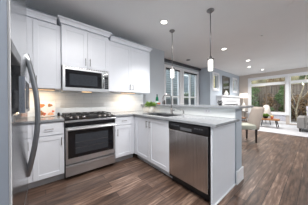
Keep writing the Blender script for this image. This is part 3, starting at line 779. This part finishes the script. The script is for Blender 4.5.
for sx in (-1, 1):
    for sy in (-1, 1):
        cx, cy = sx*0.40, sy*0.34; a, b_ = 0.035, 0.022
        hexa(bm := B(), [(cx-b_, cy-b_, 0), (cx+b_, cy-b_, 0), (cx+b_, cy+b_, 0), (cx-b_, cy+b_, 0)],
             [(cx-a, cy-a, 0.66), (cx+a, cy-a, 0.66), (cx+a, cy+a, 0.66), (cx-a, cy+a, 0.66)])
        obj('leg', bm, 'darkwood', t)

# ------------------------------------------------------------------ living room
rug = obj('rug', box(B(), 6.40, 9.10, -2.0, 2.05, 0.0005, 0.014, 0.004), 'rug'); tag(rug, 'large pale wool rug under the coffee table and sofa', 'rug')
t = thing('coffee_table', 'live-edge honey wood coffee table with hairpin legs on the pale rug', 'coffee table', (7.62, 1.28, 0.018))
bm = B(); pts = []
for i in range(36):
    a = 2*PI*i/36; ca, sa = math.cos(a), math.sin(a)
    rx = 0.24*(abs(ca)**0.6)*(1 if ca > 0 else -1); ry = 0.36*(abs(sa)**0.6)*(1 if sa > 0 else -1)
    k = 1+0.04*math.sin(3*a+1)+0.03*math.sin(5*a)
    pts.append((rx*k, ry*k))
prism(bm, pts, 0.315, 0.368, 'Z'); obj('tabletop', bm, 'wood', t)
for sx in (-1, 1):
    for sy in (-1, 1):
        obj('leg', tube(B(), [(sx*0.14, sy*0.24, 0.316), (sx*0.19, sy*0.30, 0.0)], [0.022, 0.013], 10), 'darkwood', t)
t = thing('potted_plant', 'low leafy green plant in a dark bowl on the coffee table', 'potted plant', (7.66, 1.40, 0.390))
obj('pot', lathe(B(), [(0.05, 0), (0.085, 0.03), (0.10, 0.09), (0.09, 0.09), (0.07, 0.05)], seg=20), 'black', t, True)
obj('foliage', leaves(B(), 200, 0.11, 0.11, 0.07, 0.02, 0.2, 0.08), 'leaf', t)
t = thing('flower_pot', 'small terracotta pot with yellow rim right of the plant on the coffee table', 'pot', (7.60, 1.17, 0.390))
obj('pot', lathe(B(), [(0.04, 0), (0.055, 0.10), (0.05, 0.10)], seg=20), 'terracotta', t, True)
obj('rim', lathe(B(), [(0.056, 0.10), (0.058, 0.135), (0.05, 0.135), (0.048, 0.102)], seg=20), 'yellow', t, True)

t = thing('armchair', 'cream high-backed armchair beyond the coffee table below the garden window', 'armchair', (8.52, 1.66, 0.018), -2.6-PI/2+PI)
def cushion(x0, x1, y0, y1, z0, z1, b=0.05): return box(B(), x0, x1, y0, y1, z0, z1, b, 4)
def soft(name, bm, m, t): return obj(name, bm, m, t, True)
soft('seat', cushion(-0.25, 0.25, -0.22, 0.28, 0.22, 0.44), 'cream', t)
bm = B(); prof = [(0.23, 0.22), (0.20, 0.5), (0.13, 0.85), (0.08, 0.94), (0.0, 0.97)]
pl = [(-x, z) for x, z in prof[:-1]]+[(0, 0.97)]+[(x, z) for x, z in prof[:-1][::-1]]
def P3(p, y): return (p[0], y-(p[1]-0.2)*0.18, p[1])
A = [bm.verts.new(P3(p, -0.20)) for p in pl]; A2 = [bm.verts.new(P3(p, -0.30)) for p in pl]; n = len(pl)
bm.faces.new(A); bm.faces.new(A2[::-1])
for i in range(n): bm.faces.new((A[i], A[(i+1) % n], A2[(i+1) % n], A2[i]))
bmesh.ops.recalc_face_normals(bm, faces=bm.faces)
bmesh.ops.bevel(bm, geom=list(bm.edges), offset=0.02, segments=2, affect='EDGES')
obj('backrest', bm, 'cream', t, True)
for s in (-1, 1): soft('armrest', cushion(s*0.255-0.04, s*0.255+0.04, -0.24, 0.24, 0.24, 0.58, 0.03), 'cream', t)
for sx in (-1, 1):
    for sy in (-0.2, 0.22): obj('leg', tube(B(), [(sx*0.2, sy, 0.23), (sx*0.22, sy*1.1, 0)], [0.018, 0.012], 8), 'darkwood', t)

t = thing('sofa', 'grey tweed sofa with dark feet at the right edge of the rug', 'sofa', (7.27, 0.42, 0.0145))
# arm side faces the camera; sofa runs away toward -Y, its seat opening to +X
soft('arm', box(B(), 0.0, 0.90, -0.20, 0.0, 0.12, 0.545, 0.035, 3), 'sofa', t)
soft('arm', box(B(), 0.0, 0.90, -2.0, -1.8, 0.12, 0.545, 0.035, 3), 'sofa', t)
soft('base', box(B(), 0.02, 0.88, -1.80, -0.20, 0.12, 0.30, 0.02, 2), 'sofa', t)
soft('backrest', box(B(), 0.0, 0.20, -1.80, -0.20, 0.30, 0.60, 0.035, 3), 'sofa', t)
for k in range(2): soft('seat_cushion', box(B(), 0.20, 0.90, -0.99+(-0.80)*k+0.0, -0.205-0.79*k, 0.30, 0.44, 0.03, 3), 'sofa', t)
for x in (0.06, 0.82):
    for y in (-0.08, -1.92): obj('foot', hexa(B(), [(x-0.02, y-0.02, 0), (x+0.02, y-0.02, 0), (x+0.02, y+0.02, 0), (x-0.02, y+0.02, 0)], [(x-0.03, y-0.03, 0.125), (x+0.03, y-0.03, 0.125), (x+0.03, y+0.03, 0.125), (x-0.03, y+0.03, 0.125)]), 'darkwood', t)
def pillow(x, y, z, rz, tilt, m, label, s=0.44):
    bm = B(); N = 10; top = {}; bot = {}
    for i in range(N+1):
        for j in range(N+1):
            u, v = i/N*2-1, j/N*2-1; h = 0.075*(max(0, (1-u**4)*(1-v**4)))**0.5
            k = 1-0.05*(1-abs(u*v))
            top[i, j] = bm.verts.new((u*s/2*k, h, v*s/2*k+s/2)); bot[i, j] = top[i, j] if h < 1e-6 else bm.verts.new((u*s/2*k, -h, v*s/2*k+s/2))
    for i in range(N):
        for j in range(N):
            bm.faces.new((top[i, j], top[i, j+1], top[i+1, j+1], top[i+1, j]))
            q = (bot[i, j], bot[i+1, j], bot[i+1, j+1], bot[i, j+1]); bm.faces.new(q)
    bmesh.ops.recalc_face_normals(bm, faces=bm.faces)
    o = obj('throw_pillow', bm, m, None, True); o.location = (x, y, z); o.rotation_euler = (tilt, 0, rz)
    return tag(o, label, 'pillow')
pillow(7.66, -0.06, 0.475, -PI/2+0.2, -0.25, 'pillow', 'lilac grey throw pillow leaning on the sofa backrest at the right edge', 0.50)
pillow(7.90, 0.02, 0.475, -PI/2+0.5, -0.45, 'green', 'pale green throw pillow lying in front of the lilac pillow on the sofa', 0.30)

# fireplace, mirror, lamp
t = thing('fireplace', 'white fireplace surround with mantel shelf below the tall dark mirror', 'fireplace', (6.30, 2.958, 0))
W2 = 2.32
obj('mantel_shelf', box(B(), -0.03, W2+0.03, -0.30, 0, 1.39, 1.44, 0.006, 2), 'trimw', t)
obj('surround', (lambda bm: (box(bm, 0, 0.28, -0.24, 0, 0, 1.389, 0.004), box(bm, W2-0.28, W2, -0.24, 0, 0, 1.389, 0.004), box(bm, 0.28, W2-0.28, -0.24, 0, 1.02, 1.389, 0.004), bm)[-1])(B()), 'trimw', t)
obj('frieze_panel', box(B(), 0.45, W2-0.45, -0.244, -0.239, 1.10, 1.22), 'toe', t)
obj('tile_facing', box(B(), 0.28, W2-0.28, -0.10, 0, 0, 1.019), 'quartz', t)
obj('firebox', box(B(), 0.65, W2-0.65, -0.11, -0.1005, 0.12, 0.78), 'black', t)
t = thing('mirror', 'tall dark framed mirror hanging above the mantel between two small windows', 'mirror', (6.90, 2.958, 1.50))
obj('frame', frame_y(bm := B(), 0, 0.84, 0, 0.95, -0.04, -0.001, 0.05) or bm, mat('bronze frame', rgb(96, 92, 88), 0.4, 0.5), t)
obj('glass', box(B(), 0.045, 0.795, -0.02, -0.012, 0.045, 0.905), 'mirror', t)
v = obj('vase', lathe(B(), [(0.06, 0), (0.09, 0.05), (0.095, 0.12), (0.05, 0.19), (0.035, 0.23), (0.05, 0.25), (0.042, 0.25), (0.028, 0.23)], seg=20), 'pot', None, True)
v.location = (6.97, 2.80, 1.4405); tag(v, 'white ceramic vase on the mantel in front of the mirror', 'vase')
t = thing('side_table', 'small dark side table under the white lamp in the living room corner', 'side table', (8.90, 2.62, 0))
obj('top', lathe(B(), [(0.22, 0.55), (0.22, 0.58)], seg=28), 'darkwood', t)
for k in range(3):
    a = 2*PI*k/3; obj('leg', tube(B(), [(0.14*math.cos(a), 0.14*math.sin(a), 0.55), (0.19*math.cos(a), 0.19*math.sin(a), 0)], 0.013, 8), 'darkwood', t)
t = thing('table_lamp', 'table lamp with white drum shade in the corner beside the garden window', 'lamp', (8.90, 2.62, 0.581))
obj('base', lathe(B(), [(0.09, 0), (0.09, 0.02), (0.04, 0.04), (0.10, 0.20), (0.10, 0.34), (0.03, 0.50), (0.012, 0.56), (0.012, 0.80)], seg=24), 'pot', t, True)
obj('lamp_shade', lathe(B(), [(0.215, 0.765), (0.20, 1.03)], seg=32, cap=False), 'shade', t, True)
b_ = obj('bulb', lathe(B(), [(0.012, 0.80), (0.03, 0.85), (0.03, 0.90), (0.01, 0.93)], seg=16), 'lens', t, True)

# ------------------------------------------------------------------ outdoors
g = obj('hillside', prism(B(), [(14.2, -0.13), (14.4, 1.0), (16.0, 3.6), (19.0, 7.5), (19.6, 7.5), (19.6, -0.13)], -9, 12, 'Y'), 'bank'); tag(g, 'steep leaf-covered bank rising behind the garden fence', 'hillside'); g['kind'] = 'structure'
g = obj('garden_ground', box(B(), 9.44, 14.1, -7, 8, -0.25, -0.12), 'dirt'); tag(g, 'soil of the garden strip beyond the living room windows', 'ground'); g['kind'] = 'structure'
p = obj('patio_slab', box(B(), 9.44, 10.9, -4, 3.2, -0.119, -0.02, 0.005), 'patio'); tag(p, 'grey concrete patio outside the glass door', 'patio')
t = thing('garden_fence', 'weathered brown board fence behind the garden shrubs', 'fence', (12.8, -5, -0.12))
obj('boards', box(B(), 0, 0.04, 0, 12, 0.0, 2.35), 'fence', t)
for k in range(6): obj('post', box(B(), -0.10, -0.001, 0.1+k*2.3, 0.2+k*2.3, 0, 2.45), 'fence', t)
obj('top_rail', box(B(), -0.06, 0.08, 0, 12, 2.351, 2.39), 'fence', t)
def vine(y0, y1, z0, z1, m, label, n=1500):
    t = thing('climbing_vine', label, 'vine', (12.40, (y0+y1)/2, -0.12))
    bm = B(); hw = (y1-y0)/2
    for i in range(n):
        y = random.gauss(0, 0.45)*hw; z = z0+(z1-z0)*random.random()**0.7
        if abs(y) > hw: continue
        p = Vector((random.uniform(-0.12, 0.12), y+0.15*math.sin(z*5), z)); d = Vector((random.uniform(-.5, .3), random.uniform(-1, 1), random.uniform(-1, .5))).normalized()
        s_ = d.cross(Vector((1, random.uniform(-.5, .5), 0))).normalized()*random.uniform(.03, .06); l = random.uniform(.08, .15)
        v = [bm.verts.new(p), bm.verts.new(p+d*l*.5+s_), bm.verts.new(p+d*l), bm.verts.new(p+d*l*.5-s_)]; bm.faces.new(v)
    obj('foliage', bm, m, t)
    for k in (-0.4, 0.35): obj('stem', tube(B(), [(0.05, k*hw, 0), (0.05, k*hw*0.4, z1*0.5), (0.06, k*hw, z1*0.9)], [0.025, 0.02, 0.01], 6), 'trunk', t)
vine(2.6, 4.6, 0.7, 2.3, 'bush', 'green vine climbing the fence behind the left side of the garden window')
vine(-0.3, 0.2, 0.3, 2.3, 'bushb', 'russet vine on the fence seen through the patio door', 900)
vine(1.22, 1.60, 1.0, 2.3, 'bush', 'green vine hanging on the fence behind the right pane of the garden window', 500)
def shrub(x, y, r, h, m, label, kind='shrub', trunk=0.0, n=900, name='garden_shrub', group=None):
    t = thing(name, label, kind, (x, y, -0.12), 0, group)
    bm = B()
    for i in range(n):
        a = random.uniform(0, 2*PI); cz = random.uniform(-1, 1); q = random.uniform(.55, 1)
        sx = math.sqrt(1-cz*cz)
        p = Vector((r*q*sx*math.cos(a), r*q*sx*math.sin(a), trunk+h/2+h/2*q*cz))
        d = Vector((random.uniform(-1, 1), random.uniform(-1, 1), random.uniform(-.6, .8))).normalized()
        s = d.cross(Vector((random.uniform(-1, 1), random.uniform(-1, 1), 1))).normalized()*random.uniform(.02, .045); l = random.uniform(.06, .13)
        v = [bm.verts.new(p), bm.verts.new(p+d*l*.5+s), bm.verts.new(p+d*l), bm.verts.new(p+d*l*.5-s)]
        bm.faces.new(v)
    obj('foliage', bm, m, t)
    bm = B()
    for k in range(4):
        a = k*1.6; tube(bm, [(0.03*math.cos(a), 0.03*math.sin(a), 0), (0.1*math.cos(a)*r, 0.1*math.sin(a)*r, trunk+h*.3), (0.5*math.cos(a)*r, 0.5*math.sin(a)*r, trunk+h*.7)], [0.03, 0.02, 0.008], 6)
    obj('stems', bm, 'trunk', t)
shrub(12.22, 0.72, 0.42, 1.7, 'bushb', 'russet shrub against the fence beside the bare tree')
shrub(12.25, 2.05, 0.38, 1.9, 'bushb', 'brown leafy shrub against the fence behind the middle of the garden window')
shrub(11.3, 1.85, 0.33, 0.9, 'bush', 'small round green shrub in front of the brown shrub in the garden window')
shrub(12.2, -0.85, 0.42, 2.0, 'bush', 'tall green shrub by the fence far right in the patio door')
shrub(11.5, 3.0, 0.60, 1.9, 'bush', 'loose green shrub behind the left pane of the garden window')
shrub(11.5, 1.15, 0.30, 1.15, 'bush', 'low green shrub behind the right pane of the garden window')
shrub(11.7, -0.1, 0.48, 1.5, 'bushb', 'brown autumn shrub seen through the patio door')
shrub(13.45, 1.9, 0.55, 2.2, 'bushb', 'russet tree crown showing above the fence in the left transom', 'tree', 1.6, 1600, 'garden_tree')
shrub(13.45, 0.2, 0.55, 2.6, 'bush', 'pale green tree crown above the fence in the right transom', 'tree', 1.5, 1600, 'garden_tree')
shrub(13.45, 3.9, 0.55, 2.2, 'bush', 'green tree crown beyond the fence at the left end of the transom', 'tree', 1.5, 1200, 'garden_tree')
t = thing('bare_tree', 'slender pale-barked bare tree outside the patio door', 'tree', (11.1, 0.62, -0.12))
obj('trunk', tube(B(), [(0, 0, 0), (0.02, 0.05, 0.7), (0, -0.05, 1.3), (0.05, -0.22, 2.0), (0.05, -0.35, 2.8)], [0.045, 0.04, 0.032, 0.025, 0.012], 8), 'trunk', t, True)
for p in ([(0, 0, 1.0), (0.05, 0.18, 1.5), (0.1, 0.3, 2.2)], [(0, -0.05, 1.3), (-0.05, -0.35, 1.7), (-0.1, -0.6, 2.2)], [(0, 0.03, 0.7), (0.1, 0.25, 1.1), (0.1, 0.35, 1.6)]):
    obj('branch', tube(B(), p, [0.025, 0.018, 0.008], 7), 'trunk', t, True)
g = obj('side_yard_ground', box(B(), 1.5, 9.43, 3.66, 9, -0.25, -0.12), 'dirt'); tag(g, 'ground between this house and the neighbouring house', 'ground'); g['kind'] = 'structure'
t = thing('neighbouring_house', 'pale sided neighbouring house seen through the nook windows', 'house', (1.5, 6.6, -0.12))
obj('wall', box(B(), 0, 9, 0, 0.3, 0, 5), 'siding', t)
for k, (x, z) in enumerate(((3.1, 1.3), (6.75, 1.9))):
    f = obj('window', frame_y(bm := B(), x, x+0.9, z, z+1.5, -0.05, -0.001, 0.09) or bm, 'vinyl', t)
    obj('pane', box(B(), x+0.09, x+0.81, -0.02, -0.0015, z+0.09, z+1.41), 'pane', f)
t = thing('side_fence', 'low dark fence between nook windows and neighbouring house', 'fence', (1.5, 5.0, -0.12))
obj('boards', box(B(), 0, 9, 0, 0.04, 0, 1.42), mat('dark stained boards', rgb(88, 92, 94), 0.8, var=0.2, scale=5, stretch=(8, 1, 1)), t)
shrub(7.9, 5.8, 0.5, 2.0, 'bush', 'tall green shrub seen through the left part of the right nook window', 'shrub')
shrub(9.1, 5.75, 0.5, 2.3, 'bush', 'tall green shrub at the right edge of the right nook window', 'shrub')
